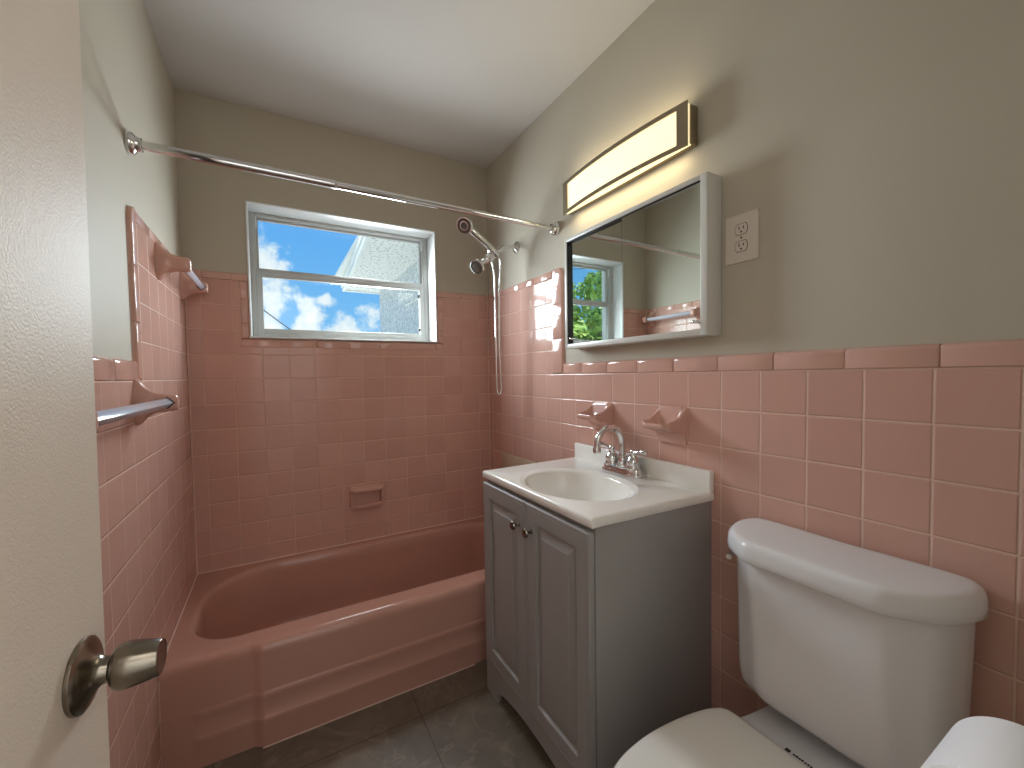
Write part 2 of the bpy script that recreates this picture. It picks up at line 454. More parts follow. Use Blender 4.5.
def frame(bm, x0, x1, z0, z1, y0, y1, l, r, b, t_, bev=.002):
    box(bm, x0, x0 + l, y0, y1, z0, z1, bev); box(bm, x1 - r, x1, y0, y1, z0, z1, bev)
    box(bm, x0 + l - .002, x1 - r + .002, y0, y1, z0, z0 + b, bev); box(bm, x0 + l - .002, x1 - r + .002, y0, y1, z1 - t_, z1, bev)
frame(f, FX0, FX1, FZ0, FZ1, YW, YW + .06, .022, .022, .02, .016)
frame(f, FX0 + .016, FX1 - .016, FZ0 + .01, FZ1 - .008, YW + .006, YW + .055, .012, .012, .01, .01)
build('frame', f, ALUM, win)
rx0, rx1 = FX0 + .024, FX1 - .024
ZM = .5165
s1 = NB(); frame(s1, rx0, rx1, ZM - .012, FZ1 - .014, YW + .030, YW + .05, .014, .014, .020, .014)
o1 = build('sash', s1, ALUM, win)
p1 = NB(); box(p1, rx0 + .012, rx1 - .012, YW + .038, YW + .042, ZM + .006, FZ1 - .026); build('pane', p1, GLASS, o1, smooth=False)
s2 = NB(); frame(s2, rx0 - .004, rx1 + .004, FZ0 + .014, ZM + .018, YW + .004, YW + .026, .030, .030, .034, .040)
box(s2, rx0 + .02, rx1 - .02, YW - .003, YW + .006, ZM - .004, ZM + .010, .002)
o2 = build('sash', s2, ALUM, win)
p2 = NB(); box(p2, rx0 + .024, rx1 - .024, YW + .013, YW + .017, FZ0 + .046, ZM - .02); build('pane', p2, GLASS, o2, smooth=False)
for zz in (.462, .268):
    k = NB(); box(k, rx1 - .036, rx1 - .022, YW + .006, YW + .016, zz - .009, zz + .009, .002); build('sash_clip', k, BLACK, o2)
for xx in (rx0 + .004, rx1 - .004):
    k = NB(); box(k, xx - .005, xx + .005, YW + .012, YW + .024, FZ1 - .075, FZ1 - .018, .002); build('tilt_latch', k, REVEAL, o1)

# floor line in front of the tub
g = NB(); tube(g, [(.255, -.7075, -ZF + .001), (1.0, -.7075, -ZF + .001)], .0022, 8)
tub_caulk = g

# door ---------------------------------------------------------------------
E0 = Vector((.1592, -1.6154, 0)); wv = Vector((-.0788, -.9969, 0)).normalized(); nv = Vector((.9969, -.0788, 0)).normalized()
door = root('door_1', (E0.x + wv.x * .585, E0.y + wv.y * .585, -ZF + .012), 'cream painted door standing open beside the left wall', 'door', kind='structure')
d_ = NB()
DT = .035; DW = .585
ring = []
for (a, b) in ((0.0015, 0), (0, -.0015), (0, -DT + .0015), (.0015, -DT), (DW - .001, -DT), (DW, -DT + .001), (DW, -.001), (DW - .001, 0)):
    q = E0 + wv * a + nv * b; ring.append((q.x, q.y))
loft(d_, [[(x, y + .026 * z, z) for x, y in ring] for z in (-ZF + .012, .85)])
build('slab', d_, DOORM, door)
K = E0 + wv * .0575; K.z = -.2807
k = NB()
lathe(k, [(0, .0335), (.0025, .0338), (.0042, .0335), (.0052, .0322), (.0068, .0290), (.009, .0235), (.0115, .0180), (.0145, .0140), (.0175, .0122), (.0215, .0116), (.0225, .0114)], K, nv, 64)
ros = build('knob_rosette', k, NICKEL, door)
k = NB(); lathe(k, [(.0220, .0098), (.0255, .0098)], K, nv, 40); build('knob_collar', k, BLACK, ros)
k = NB(); lathe(k, [(.0248, .009), (.0250, .0150), (.0258, .0178), (.0275, .0199), (.0305, .0211), (.0345, .0214), (.040, .0209), (.047, .0198), (.054, .0184), (.0608, .0170), (.0616, .0166), (.0618, .0160), (.0612, .0152), (.0608, .0)], K, nv, 64)
build('knob', k, NICKEL, ros)
k = NB(); lathe(k, [(0, .03), (-.012, .02), (-.03, .014), (-.05, .022), (-.062, .018)], K - nv * DT, nv, 32); build('outside_knob', k, NICKEL, door)
for zz in (-1.0, -.17, .66):
    hg = NB(); q = E0 + wv * (DW + .004) + nv * .002
    tube(hg, [(q.x, q.y, zz - .04), (q.x, q.y, zz + .04)], .005, 12); build('hinge', hg, HINGE, door)
tr = NB()
box(tr, DX0 - .06, DX0 - .004, YN, YN + .012, -ZF, DZ + .055, .003); box(tr, DX1 + .004, DX1 + .06, YN, YN + .012, -ZF, DZ + .055, .003); box(tr, DX0 - .004, DX1 + .004, YN, YN + .012, DZ + .002, DZ + .055, .003)
props(build('trim_2', tr, DOORM), 'cream casing around the doorway', 'trim', kind='structure')

# ------------------------------------------------------------------ bathtub
tub = root('bathtub', (W / 2, -.35, -ZF), 'pink enamelled bathtub with ribbed apron below the window', 'bathtub')
XL, XR = .002, W - .002
def yf(x):
    return -.688 - .014 * (sstep(.226, .264, x) - sstep(W - .264, W - .226, x))
def basin_outline(d, N=160, ):
    """rounded basin outline, inset by d"""
    x0, x1, y0, y1 = .052 + d, 1.375 - d, -.603 + d, -.052 - d
    def arc(cx, cy, r, a0, a1, n):
        return [(cx + r * math.cos(math.radians(a0 + (a1 - a0) * i / n)), cy + r * math.sin(math.radians(a0 + (a1 - a0) * i / n))) for i in range(n + 1)]
    rbl = max(.29 - d, .05); rfl = max(.15 - d * .6, .05); rr = max(.14 - d * .5, .05)
    pts = arc(x1 - rr, y0 + rr, rr, -90, 0, 14) + arc(x1 - rr, y1 - rr, rr, 0, 90, 14) + arc(x0 + rbl, y1 - rbl * .95, rbl, 90, 180, 24) + arc(x0 + rfl, y0 + rfl, rfl, 180, 270, 16)
    return resample(pts, N)
bm = NB()
N = 200
o0 = basin_outline(0, N)
outer = []
c0 = (.72, -.33)
for (x, y) in o0:      # matching points on the rim's outside
    dx, dy = x - c0[0], y - c0[1]
    ts = []
    if dx > 1e-9: ts.append((XR - c0[0]) / dx)
    if dx < -1e-9: ts.append((XL - c0[0]) / dx)
    if dy > 1e-9: ts.append((-.002 - c0[1]) / dy)
    if dy < -1e-9: ts.append((-.655 - c0[1]) / dy)
    tt = min(v for v in ts if v > 0)
    outer.append((c0[0] + dx * tt, c0[1] + dy * tt))
for cx, cy in ((XL, -.002), (XR, -.002), (XL, -.655), (XR, -.655)):
    i = min(range(N), key=lambda i: (outer[i][0] - cx) ** 2 + (outer[i][1] - cy) ** 2); outer[i] = (cx, cy)
rings = [[(x, y, RIM) for x, y in outer]]
prof = [(-.016, 0), (-.006, .0005), (0, -.0025), (.006, -.009), (.011, -.020), (.014, -.06), (.018, -.14), (.024, -.22), (.031, -.270), (.046, -.297), (.07, -.309), (.13, -.314), (.22, -.316)]
for d, dz in prof:
    rings.append([(x, y, RIM + dz) for x, y in basin_outline(d, N)])
loft(bm, rings, False, True)
build('basin', bm, TUBM, tub, angle=60)
# apron: profile swept along x
bm = NB()
xs = sorted(set([XL + (XR - XL) * i / 60 for i in range(61)] + [.226 + .038 * i / 12 for i in range(13)] + [W - .264 + .038 * i / 12 for i in range(13)] + [.075 + .02 * i / 6 for i in range(7)]))
rings = []
for x in xs:
    y = yf(x)
    bead = sstep(.072, .098, x) * (1 - sstep(W - .098, W - .072, x))
    ring = [(-.655, 0), (y + .028, 0), (y + .020, -.0012), (y + .012, -.005), (y + .005, -.012), (y + .001, -.022), (y, -.034)]
    ring += [(y - .0005, -.150)]
    for zb in (-.160, -.240):
        ring += [(y - .001, zb + .006), (y - .001 - .002 * bead, zb + .003), (y - .001 - .003 * bead, zb - .001), (y - .001 - .0032 * bead, zb - .006), (y - .001 - .003 * bead, zb - .012), (y - .001 - .001 * bead, zb - .022)]
    ring += [(y - .001, -.30), (y, -(ZF + RIM))]
    ring += [(y + .02, -(ZF + RIM))]
    rings.append([(x, a, RIM + b) for a, b in ring])
loft(bm, rings, False, False, closed=False)
build('apron', bm, TUBM, tub, angle=60)
cb = tub_caulk
tube(cb, [(.004, -.0035, RIM + .002), (W - .004, -.0035, RIM + .002)], .0038, 8)
tube(cb, [(.0035, -.004, RIM + .002), (.0035, -.66, RIM + .002)], .0034, 8)
tube(cb, [(.0025, -.686, RIM - .03), (.0025, -.686, -ZF)], .0028, 8)
build('caulk_line', cb, CAULK, tub)
dr = NB(); lathe(dr, [(0, .03), (.003, .03), (.004, .024), (.003, .02), (.003, 0)], (1.15, -.33, RIM - .3155), (0, 0, 1), 32); build('drain', dr, CHROME, tub)

# ------------------------------------------------------------------ vanity cabinet
VY0, VY1 = -1.437, -.842       # right / left side of the cabinet
VX = 1.004                      # face of the carcass
def rem(bm):                    # the cabinet stands a hair wider at the wall
    for v in bm.verts:
        t_ = (v.co.x - .985) / (W - .985)
        c = -1.1395
        v.co.y = c + (v.co.y - c) * (1 + .045 * t_) - .002 * t_
van = root('vanity_cabinet', (1.22, -1.14, -ZF), 'grey vanity cabinet with two raised panel doors under the sink', 'vanity cabinet')
bm = NB()
box(bm, VX, W - .004, VY0, VY0 + .015, -ZF, -.382, .001); box(bm, VX, W - .004, VY1 - .015, VY1, -ZF, -.382, .001)
box(bm, VX + .002, W - .004, VY0 + .014, VY1 - .014, -ZF + .12, -ZF + .135)
box(bm, VX, VX + .018, VY0 + .014, VY1 - .014, -.43, -.383); box(bm, W - .02, W - .012, VY0 + .014, VY1 - .014, -ZF + .1, -.384)
# arched plinth
pl = [(VY1, -ZF), (VY1, -1.055), (VY0, -1.055), (VY0, -ZF), (VY0 + .083, -ZF), (VY0 + .083, -ZF + .016)]
yc = (VY0 + VY1) / 2; hw = (VY1 - VY0) / 2 - .083
for i in range(1, 20):
    a = PI - PI * i / 20
    pl.append((yc + hw * math.cos(a), -ZF + .016 + .052 * math.sin(a) ** .8))
pl += [(VY1 - .083, -ZF + .016), (VY1 - .083, -ZF)]
t = bmesh.new()
loft(t, [[(VX - .016, y, z) for y, z in pl], [(VX + .002, y, z) for y, z in pl]])
merge(bm, t)
rem(bm)
build('carcass', bm, GREY, van, angle=25)
bm = NB(); box(bm, VX + .03, VX + .034, VY0 + .016, VY1 - .016, -ZF + .002, -ZF + .12); rem(bm); build('toe_board', bm, DARKIN, van, smooth=False)

def panel_door(y0, y1, z0, z1, knob_y):
    bm = NB()
    xf = VX - .0205; xb = VX - .0035
    def rect(i, x): return [(x, y0 + i, z0 + i), (x, y1 - i, z0 + i), (x, y1 - i, z1 - i), (x, y0 + i, z1 - i)]
    prof = [(0, xb), (0, xf + .004), (.0012, xf + .0015), (.004, xf), (.0095, xf), (.0105, xf + .0012), (.012, xf), (.050, xf), (.0515, xf + .0012), (.0535, xf + .0085), (.055, xf + .0098), (.064, xf + .0100), (.0645, xf + .0096), (.084, xf + .0026), (.0845, xf + .0012), (.088, xf + .0010)]
    loft(bm, [rect(i, x) for i, x in prof])
    rem(bm)
    d = build('door', bm, GREY, van, angle=18)
    kb = NB()
    lathe(kb, [(0, .0075), (.002, .0075), (.004, .0048), (.012, .0045), (.015, .008), (.018, .0125), (.022, .0142), (.026, .0125), (.0275, .007), (.028, 0)], (xf, knob_y, -.474), (-1, 0, 0), 28)
    build('door_knob', kb, NICKEL, d)
    return d
panel_door(VY1 - .294, VY1 - .002, -1.053, -.394, -1.101)
panel_door(VY0 + .002, VY1 - .298, -1.053, -.394, -1.174)

# ------------------------------------------------------------------ vanity top with basin
top = root('sink_countertop', (1.22, -1.14, -.382), 'white marble look vanity top with oval basin on the grey cabinet', 'vanity top')
TX0, TX1, TY0, TY1, TZ, TB = .988, W - .002, -1.443, -.834, -.355, -.3815
sc_ = (1.170, -1.152); sa, sb = .163, .209
angs = sorted([2 * PI * i / 144 for i in range(144)] + [math.atan2(y - sc_[1], x - sc_[0]) % (2 * PI) for x in (TX0, TX1) for y in (TY0, TY1)])
def rectpt(a, i):
    dx, dy = math.cos(a), math.sin(a); ts = []
    if dx > 1e-9: ts.append((TX1 - sc_[0]) / dx)
    if dx < -1e-9: ts.append((TX0 - sc_[0]) / dx)
    if dy > 1e-9: ts.append((TY1 - sc_[1]) / dy)
    if dy < -1e-9: ts.append((TY0 - sc_[1]) / dy)
    t_ = min(ts); x, y = sc_[0] + dx * t_, sc_[1] + dy * t_
    return (min(max(x, TX0 + i), TX1 - i), min(max(y, TY0 + i), TY1 - i))
def ell(a, f, g=None):
    g = f if g is None else g
    # angle-true point on the ellipse
    k_ = 1 / math.sqrt((math.cos(a) / (sa * f)) ** 2 + (math.sin(a) / (sb * g)) ** 2)
    return (sc_[0] + math.cos(a) * k_, sc_[1] + math.sin(a) * k_)
bm = NB()
rings = []
for i, z in ((.012, TB + .0005), (.003, TB), (0, TB + .003), (0, TZ - .006), (.0015, TZ - .0025), (.005, TZ - .0005), (.008, TZ)):
    rings.append([(*rectpt(a, i), z) for a in angs])
for f_, dz in ((1.05, 0), (1.03, .0008), (1.01, .0002), (.985, -.0022), (.95, -.0036), (.925, -.0052), (.905, -.0085), (.885, -.016), (.865, -.026), (.83, -.046), (.77, -.072), (.68, -.098), (.55, -.117), (.38, -.128), (.2, -.133), (.09, -.134)):
    rings.append([(*ell(a, f_), TZ + dz) for a in angs])
loft(bm, rings, False, True); rem(bm)
build('counter_slab', bm, MARBLE, top, angle=50)
bm = NB(); box(bm, W - .0215, W - .001, TY0, TY1 - .010, TZ - .004, -.2925, .003, 3); rem(bm)
build('backsplash', bm, MARBLE, top, angle=50)
bm = NB(); lathe(bm, [(0, .022), (.003, .022), (.004, .018), (.002, .015), (.002, 0)], (sc_[0] + .01, sc_[1], TZ - .134), (0, 0, 1), 28); build('drain', bm, CHROME, top)
bm = NB(); lathe(bm, [(0, .01), (.0015, .01), (.0015, .006), (.0004, .006), (.0004, 0)], (sc_[0] - .151, sc_[1] - .01, TZ - .045), (.85, 0, .5), 20); build('overflow_ring', bm, CHROME, top)

# ------------------------------------------------------------------ basin faucet
FY = -1.143; FX = 1.390
fa = root('basin_faucet', (FX, FY, TZ), 'chrome two handle faucet with arched spout on the vanity top', 'faucet')
bm = NB()
def stad(hx, hy, n=40):
    out = []
    for i in range(n):
        a = 2 * PI * i / n; c, s = math.cos(a), math.sin(a)
        out.append((FX + hx * math.copysign(abs(c) ** .55, c), FY + hy * math.copysign(abs(s) ** .45, s)))
    return out
loft(bm, [[(x, y, TZ + z) for x, y in stad(hx, hy)] for hx, hy, z in ((.030, .088, 0), (.030, .088, .006), (.0285, .0865, .010), (.0245, .083, .0125), (.0235, .082, .020), (.021, .080, .025), (.017, .076, .0268))])
build('base_plate', bm, CHROME, fa)
bm = NB()
lathe(bm, [(.02, .022), (.030, .0225), (.034, .0185), (.036, .0155), (.05, .0165), (.056, .0145), (.060, .0145), (.062, .0125), (.072, .0115)], (FX, FY, TZ), (0, 0, 1), 32)
sp = [(FX, FY, TZ + .07), (FX, FY, TZ + .105)]
R_ = .058
for i in range(1, 17):
    a = PI * i / 16 * 1.02
    sp.append((FX - R_ + R_ * math.cos(a), FY, TZ + .108 + R_ * math.sin(a)))
sp.append((FX - 2 * R_ - .002, FY, TZ + .092))
tube(bm, sp, [.0112] * (len(sp) - 3) + [.0105, .0105, .0105], 20)
lathe(bm, [(0, .0125), (.003, .0135), (.016, .0135), (.018, .012), (.02, .0105)], (FX - 2 * R_ - .0015, FY, TZ + .103), (-.02, 0, -1), 24)
build('spout', bm, CHROME, fa)
for s in (1, -1):
    hy = FY + s * .051
    bm = NB()
    lathe(bm, [(.02, .0225), (.029, .0245), (.034, .0225), (.039, .0215), (.047, .0235), (.054, .0220), (.062, .0165), (.069, .0120), (.075, .0110), (.079, .0125), (.085, .0125), (.090, .0090), (.092, 0)], (FX, hy, TZ), (0, 0, 1), 30)
    h = build('handle', bm, CHROME, fa)
    bm = NB()
    L_ = [(FX, hy + s * .004, TZ + .082), (FX - .001, hy + s * .016, TZ + .084), (FX - .002, hy + s * .026, TZ + .086), (FX - .002, hy + s * .038, TZ + .088), (FX - .003, hy + s * .050, TZ + .089), (FX - .003, hy + s * .060, TZ + .089), (FX - .003, hy + s * .064, TZ + .089)]
    tube(bm, L_, [.0072, .0060, .0062, .0078, .0094, .0084, .004], 16)
    build('lever', bm, CHROME, h)

# ------------------------------------------------------------------ toilet
TC = -1.794
toi = root('toilet', (1.15, TC, -ZF), 'white porcelain toilet with closed lid beside the vanity', 'toilet')
def sym(half):   # half: (x, +y) from the back centre round to the front centre
    return [(x, TC + y) for x, y in half] + [(x, TC - y) for x, y in reversed(half)]
def tank_ring(sx, dfront, N_=96):
    half = [(1.428, 0), (1.428, .09), (1.428, .182 * sx), (1.408, .1985 * sx), (1.345, .1965 * sx), (1.297, .181 * sx), (1.276 + dfront * .6, .153 * sx), (1.255 + dfront, .124 * sx), (1.2515 + dfront, .112 * sx), (1.2515 + dfront, 0)]
    return resample(chaikin(sym(half), 1), N_)
bm = NB()
rings = []
for z, sx, df in ((-.766, .62, .050), (-.765, .76, .040), (-.760, .86, .028), (-.748, .925, .020), (-.728, .955, .0165), (-.70, .968, .0145), (-.60, .978, .008), (-.50, .992, .003), (-.428, 1.0, 0)):
    rings.append([(x, y, z) for x, y in tank_ring(sx, df)])
loft(bm, rings)
tank = build('tank', bm, PORC, toi, angle=60)
def lid_ring(d, N_=96):
    TL = .005
    half = [(1.437, 0), (1.437, .10), (1.437, .186), (1.426, .208), (1.388, .2195), (1.345, .216), (1.290, .195), (1.262, .163), (1.2385, .129), (1.2345, .117), (1.2335, 0)]
    pr = resample(chaikin(sym(half), 1), N_)
    return inset_poly([(x, y + TL) for x, y in pr], (1.335, TC + TL), d)
bm = NB()
loft(bm, [[(x, y, z) for x, y in lid_ring(d)] for d, z in ((.012, -.4315), (.003, -.4315), (.0, -.429), (0, -.416), (.001, -.403), (.0035, -.3955), (.0075, -.3905), (.0125, -.3875), (.020, -.3862), (.045, -.3856), (.10, -.3853))])
build('tank_lid', bm, PORC, toi, angle=60)
bm = NB()
lathe(bm, [(0, .0095), (.004, .0095), (.006, .007), (.009, .006)], (1.318, TC + .187, -.451), (-.15, .98, 0), 20)
tube(bm, [(1.318, TC + .197, -.451), (1.300, TC + .196, -.451), (1.275, TC + .184, -.452)], [.006, .0055, .0065], 12)
build('flush_lever', bm, CHROME, toi)
def egg(xb, xf, b_, bb, N_=96, k=1.0):
    half = [(xb, 0), (xb, bb * .6), (xb - .004, bb * .93), (xb - .03, bb * 1.04), (xb - .11, bb * 1.10), (xb - .18, bb * 1.22), (xb - .24, (bb + b_) / 2 * 1.04), (xb - .31, b_), (xb - .38, b_ * .96), (xf + .11, b_ * .80), (xf + .045, b_ * .55), (xf + .008, b_ * .28), (xf, 0)]
    return resample(chaikin(sym(half), 3), N_)
bm = NB()
cx = (1.0, TC)
levels = [(-ZF, 1.36, .93, .115, .105), (-ZF + .02, 1.36, .925, .115, .106), (-ZF + .05, 1.355, .94, .104, .096), (-ZF + .14, 1.35, .93, .100, .088), (-ZF + .22, 1.36, .89, .118, .095), (-ZF + .29, 1.385, .83, .155, .104), (-ZF + .335, 1.40, .80, .175, .114), (-ZF + .362, 1.403, .788, .180, .115), (-ZF + .376, 1.402, .790, .178, .114), (-ZF + .380, 1.396, .80, .170, .110)]
loft(bm, [[(x, y, z) for x, y in egg(xb, xf, b_, bb)] for z, xb, xf, b_, bb in levels])
build('bowl', bm, PORC, toi, angle=60)
def seat_ring(d):
    half = [(1.208, 0), (1.208, .07), (1.208, .134), (1.200, .153), (1.16, .170), (1.10, .182), (1.03, .189), (.97, .189), (.90, .179), (.845, .155), (.80, .112), (.775, .06), (.768, 0)]
    return inset_poly(resample(chaikin(sym(half), 2), 96), cx, d)
bm = NB()
loft(bm, [[(x, y, z) for x, y in seat_ring(d)] for d, z in ((.012, -.8005), (.004, -.800), (.002, -.796), (.003, -.788), (.010, -.7865))])
build('seat', bm, SEATM, toi, angle=60)
bm = NB()
loft(bm, [[(x, y, z) for x, y in seat_ring(d)] for d, z in ((.010, -.7855), (.002, -.785), (0, -.781), (.001, -.775), (.004, -.771), (.009, -.7685), (.018, -.767), (.04, -.766), (.10, -.765))])
build('seat_lid', bm, SEATM, toi, angle=60)
for s in (1, -1):
    bm = NB(); lathe(bm, [(0, .012), (.003, .012), (.006, .008), (.0065, 0)], (1.222, TC + s * .075, -.801), (0, 0, 1), 20); build('seat_hinge', bm, SEATM, toi)
# small printed maker's mark on the deck behind the lid
bm = NB()
y = -1.757
box(bm, 1.2375, 1.2465, y - .009, y, -.8005, -.7992)
for wd, hh in ((.004, .004), (.0035, .005), (.0045, .004), (.0035, .005), (.004, .004), (.0035, .005), (.0045, .004)):
    y -= .0012 + (0 if wd != .004 else .0008)
    if y > -1.772: y = -1.772
    box(bm, 1.2395, 1.2395 + hh, y - wd, y, -.8005, -.7992); y -= wd
build('printed_mark', bm, INK, toi, smooth=False)

# ------------------------------------------------------------------ toilet paper
TPX0, TPX1, TPY, TPZ, TPR = .819, .921, -2.1243, -.3864, .054
tp = root('toilet_paper_roll', (.87, TPY, TPZ - TPR), 'white toilet paper roll on its holder in front of the toilet tank', 'toilet paper')
bm = NB(); X = (TPX0, TPY, TPZ)
lathe(bm, [(0, .0215), (0, TPR - .002), (.0015, TPR), (.1005, TPR), (.102, TPR - .002), (.102, .0215), (0, .0215)], X, (1, 0, 0), 72, False, False)
build('paper', bm, PAPER, tp, angle=40)
bm = NB(); lathe(bm, [(.0005, .0214), (.1015, .0214), (.1015, .0198), (.0005, .0198), (.0005, .0214)], X, (1, 0, 0), 48, False, False)
build('core', bm, CARD, tp)
ho = root('toilet_paper_holder', (.87, YN, TPZ), 'chrome toilet paper holder on the wall by the doorway', 'toilet paper holder')
for xx in (TPX0 - .014, TPX1 + .014):
    bm = NB(); lathe(bm, [(0, .017), (.004, .017), (.007, .008), (.066, .007), (.070, .010), (.080, .010), (.083, .006)], (xx, YN, TPZ + .0121), (0, 1, 0), 20)
    build('bracket', bm, CHROME, ho)
bm = NB(); lathe(bm, [(0, .0075), (TPX1 - TPX0 + .02, .0075)], (TPX0 - .01, TPY, TPZ + .0121), (1, 0, 0), 20); build('roller', bm, CHROME, ho)

# ------------------------------------------------------------------ medicine cabinet
MY0, MY1, MZ0, MZ1, MX = -1.4745, -.827, .104, .556, W - .0588
XB = W + GAP - .001
mc = root('medicine_cabinet', (XB, (MY0 + MY1) / 2, MZ0), 'white medicine cabinet with sliding mirror doors above the sink', 'medicine cabinet')
bm = NB(); T = .022
box(bm, MX, XB, MY0, MY0 + T, MZ0, MZ1, .0015); box(bm, MX, XB, MY1 - .014, MY1, MZ0, MZ1, .0008)
box(bm, MX, XB, MY0 + T - .001, MY1 - .010, MZ0, MZ0 + .019, .0015); box(bm, MX, XB, MY0 + T - .001, MY1 - .010, MZ1 - .014, MZ1, .0015)
box(bm, XB - .006, XB, MY0 + T, MY1 - .011, MZ0 + .01, MZ1 - .01)
build('cabinet_body', bm, WHITEM, mc)
bm = NB(); box(bm, MX + .003, MX + .046, MY1 - .0165, MY1 - .0135, MZ0 + .018, MZ1 - .013); box(bm, MX + .004, MX + .046, MY0 + T, MY1 - .011, MZ1 - .0185, MZ1 - .0135)
build('door_track', bm, BLACK, mc, smooth=False)
SE = -1.147
bm = NB(); box(bm, MX + .016, MX + .020, SE - .03, MY1 - .0165, MZ0 + .0195, MZ1 - .019); m1 = build('mirror_door', bm, MIRROR, mc, smooth=False)
bm = NB(); box(bm, MX + .005, MX + .009, MY0 + T + .001, SE, MZ0 + .0195, MZ1 - .019); m2 = build('mirror_door', bm, MIRROR, mc, smooth=False)
bm = NB(); box(bm, MX + .005, MX + .009, SE, SE + .0014, MZ0 + .0195, MZ1 - .019); build('door_edge', bm, BLACK, m2, smooth=False)
for (x, y, m) in ((MX + .016, MY1 - .033, m1), (MX + .005, MY0 + T + .014, m2)):
    bm = NB(); lathe(bm, [(0, .0045), (.004, .0045), (.006, .0028), (.010, .0028), (.013, .0055), (.016, .0055), (.018, .003), (.0183, 0)], (x, y, MZ0 + .040), (-1, 0, 0), 18); build('finger_pull', bm, CHROME, m)

# ------------------------------------------------------------------ vanity light
ly0, ly1 = -1.398, -.798
lc = (ly0 + ly1) / 2; lh = (ly1 - ly0) / 2
lt = root('vanity_light', (XB, lc, .667), 'lit bar light with curved frosted shade above the mirror', 'wall light')
bm = NB(); box(bm, W - .026, XB, ly0 - .001, ly1 + .002, .6775, .7920, .0025)
build('back_plate', bm, FRAMEM, lt)
def lx(y, base): return W - base - .024 * (1 - ((y - lc) / lh) ** 2)
NSEG = 40
bm = NB()
rings = []
for i in range(NSEG + 1):
    y = ly0 + .004 + (ly1 - ly0 - .008) * i / NSEG
    x = lx(y, .0365)
    rings.append([(W - .020, y, .6745), (x + .006, y, .6745), (x + .0015, y, .677), (x, y, .683), (x, y, .785), (x + .0015, y, .790), (x + .006, y, .7935), (W - .020, y, .7935)])
loft(bm, rings)
build('diffuser', bm, DIFF, lt, angle=40)
bm = NB()
def strip(y0_, y1_, z0, z1, n):
    rings = []
    for i in range(n + 1):
        y = y0_ + (y1_ - y0_) * i / n; x = lx(y, .0410)
        rings.append([(x, y, z0), (x, y, z1), (x + .0032, y, z1), (x + .0032, y, z0)])
    loft(bm, rings)
strip(ly0, ly1, .7845, .7985, 40); strip(ly0, ly1, .6670, .6805, 40)
strip(ly0, ly0 + .034, .6805, .7845, 6); strip(ly1 - .034, ly1, .6805, .7845, 6)
build('shade_frame', bm, FRAMEM, lt, angle=40)

# ------------------------------------------------------------------ outlet
ou = root('wall_outlet', (XB, -1.534, .364), 'cream double outlet on the wall beside the mirror cabinet', 'outlet')
bm = NB(); box(bm, W + .0015, XB, -1.580, -1.489, .2985, .4295, .003, 3); build('cover_plate', bm, PLATEM, ou)
for zc_ in (.3875, .3415):
    bm = NB()
    ring_ = []
    for i in range(40):
        a = 2 * PI * i / 40; c, s = math.cos(a), math.sin(a)
        ring_.append((-1.535 + .0165 * math.copysign(abs(c) ** .75, c), zc_ + max(-.0138, min(.0138, .0172 * s))))
    loft(bm, [[(x, y, z) for y, z in ring_] for x in (W + .003, W + .0002)])
    rc = build('receptacle', bm, PLATEM, ou)
    bm = NB()
    rg = [(-1.535 + (y + 1.535) * 1.09, zc_ + (z - zc_) * 1.1) for y, z in ring_]
    loft(bm, [[(x, y, z) for y, z in rg] for x in (W + .003, W + .0012)])
    build('shadow_gap', bm, BLACK, rc)
    bm = NB()
    box(bm, W - .0001, W + .002, -1.5305, -1.5280, zc_ - .001, zc_ + .0085); box(bm, W - .0001, W + .002, -1.5425, -1.5400, zc_ + .000, zc_ + .0075)
    lathe(bm, [(0, .0026), (.0015, .0026)], (W + .0014, -1.5353, zc_ - .0072), (-1, 0, 0), 16)
    build('slots', bm, BLACK, rc, smooth=False)
bm = NB(); lathe(bm, [(0, .003), (.001, .003), (.0016, .002), (.0017, 0)], (W + .0016, -1.535, .3645), (-1, 0, 0), 14); build('screw', bm, NICKEL, ou)

# ------------------------------------------------------------------ shower rod
rod = root('shower_rod', (0, -.69, .6545), 'chrome shower curtain rod across the tub under the ceiling', 'shower rod')
bm = NB(); tube(bm, [(.004, -.6985, .6535), (.52, -.692, .6535)], .0132, 24); tube(bm, [(.50, -.6923, .6535), (W - .004, -.684, .6535)], .0115, 24)
lathe(bm, [(0, .0132), (.004, .0136), (.006, .0132), (.012, .0117)], (.516, -.692, .6535), (1, .006, 0), 24, False, False)
build('pole', bm, CHROME, rod)
for x, s, y in ((-GAP + .001, 1, -.6985), (W + GAP - .001, -1, -.684)):
    bm = NB(); lathe(bm, [(0, .029), (.010, .029), (.013, .027), (.017, .021), (.024, .0185), (.030, .0185), (.031, .015)], (x, y, .6535), (s, 0, 0), 32)
    fl = build('wall_flange', bm, CHROME, rod)

# ------------------------------------------------------------------ shower set
SY = -.33
sh = root('shower_set', (W, SY, .668), 'chrome shower arm with hand shower, fixed head and hose', 'shower')
bm = NB(); lathe(bm, [(0, .029), (.003, .029), (.008, .024), (.012, .013), (.014, .011)], (W + GAP - .001, SY, .669), (-1, 0, 0), 32); build('wall_flange', bm, CHROME, sh)
bm = NB(); tube(bm, spline([(W, SY, .669), (1.41, SY, .668), (1.385, SY, .663), (1.362, SY, .650), (1.340, SY, .634), (1.310, SY, .612)], 6), .0105, 16); build('shower_arm', bm, CHROME, sh)
dv = Vector((-.062, 0, -.045)).normalized()
bm = NB(); lathe(bm, [(-.034, .013), (-.030, .0195), (-.006, .0205), (.002, .0240), (.022, .0240), (.026, .019), (.040, .0145), (.046, .013)], Vector((1.297, SY, .600)), dv, 28)
tube(bm, [(1.300, SY, .603), (1.290, SY - .004, .628), (1.300, SY - .012, .640)], [.012, .011, .010], 14)
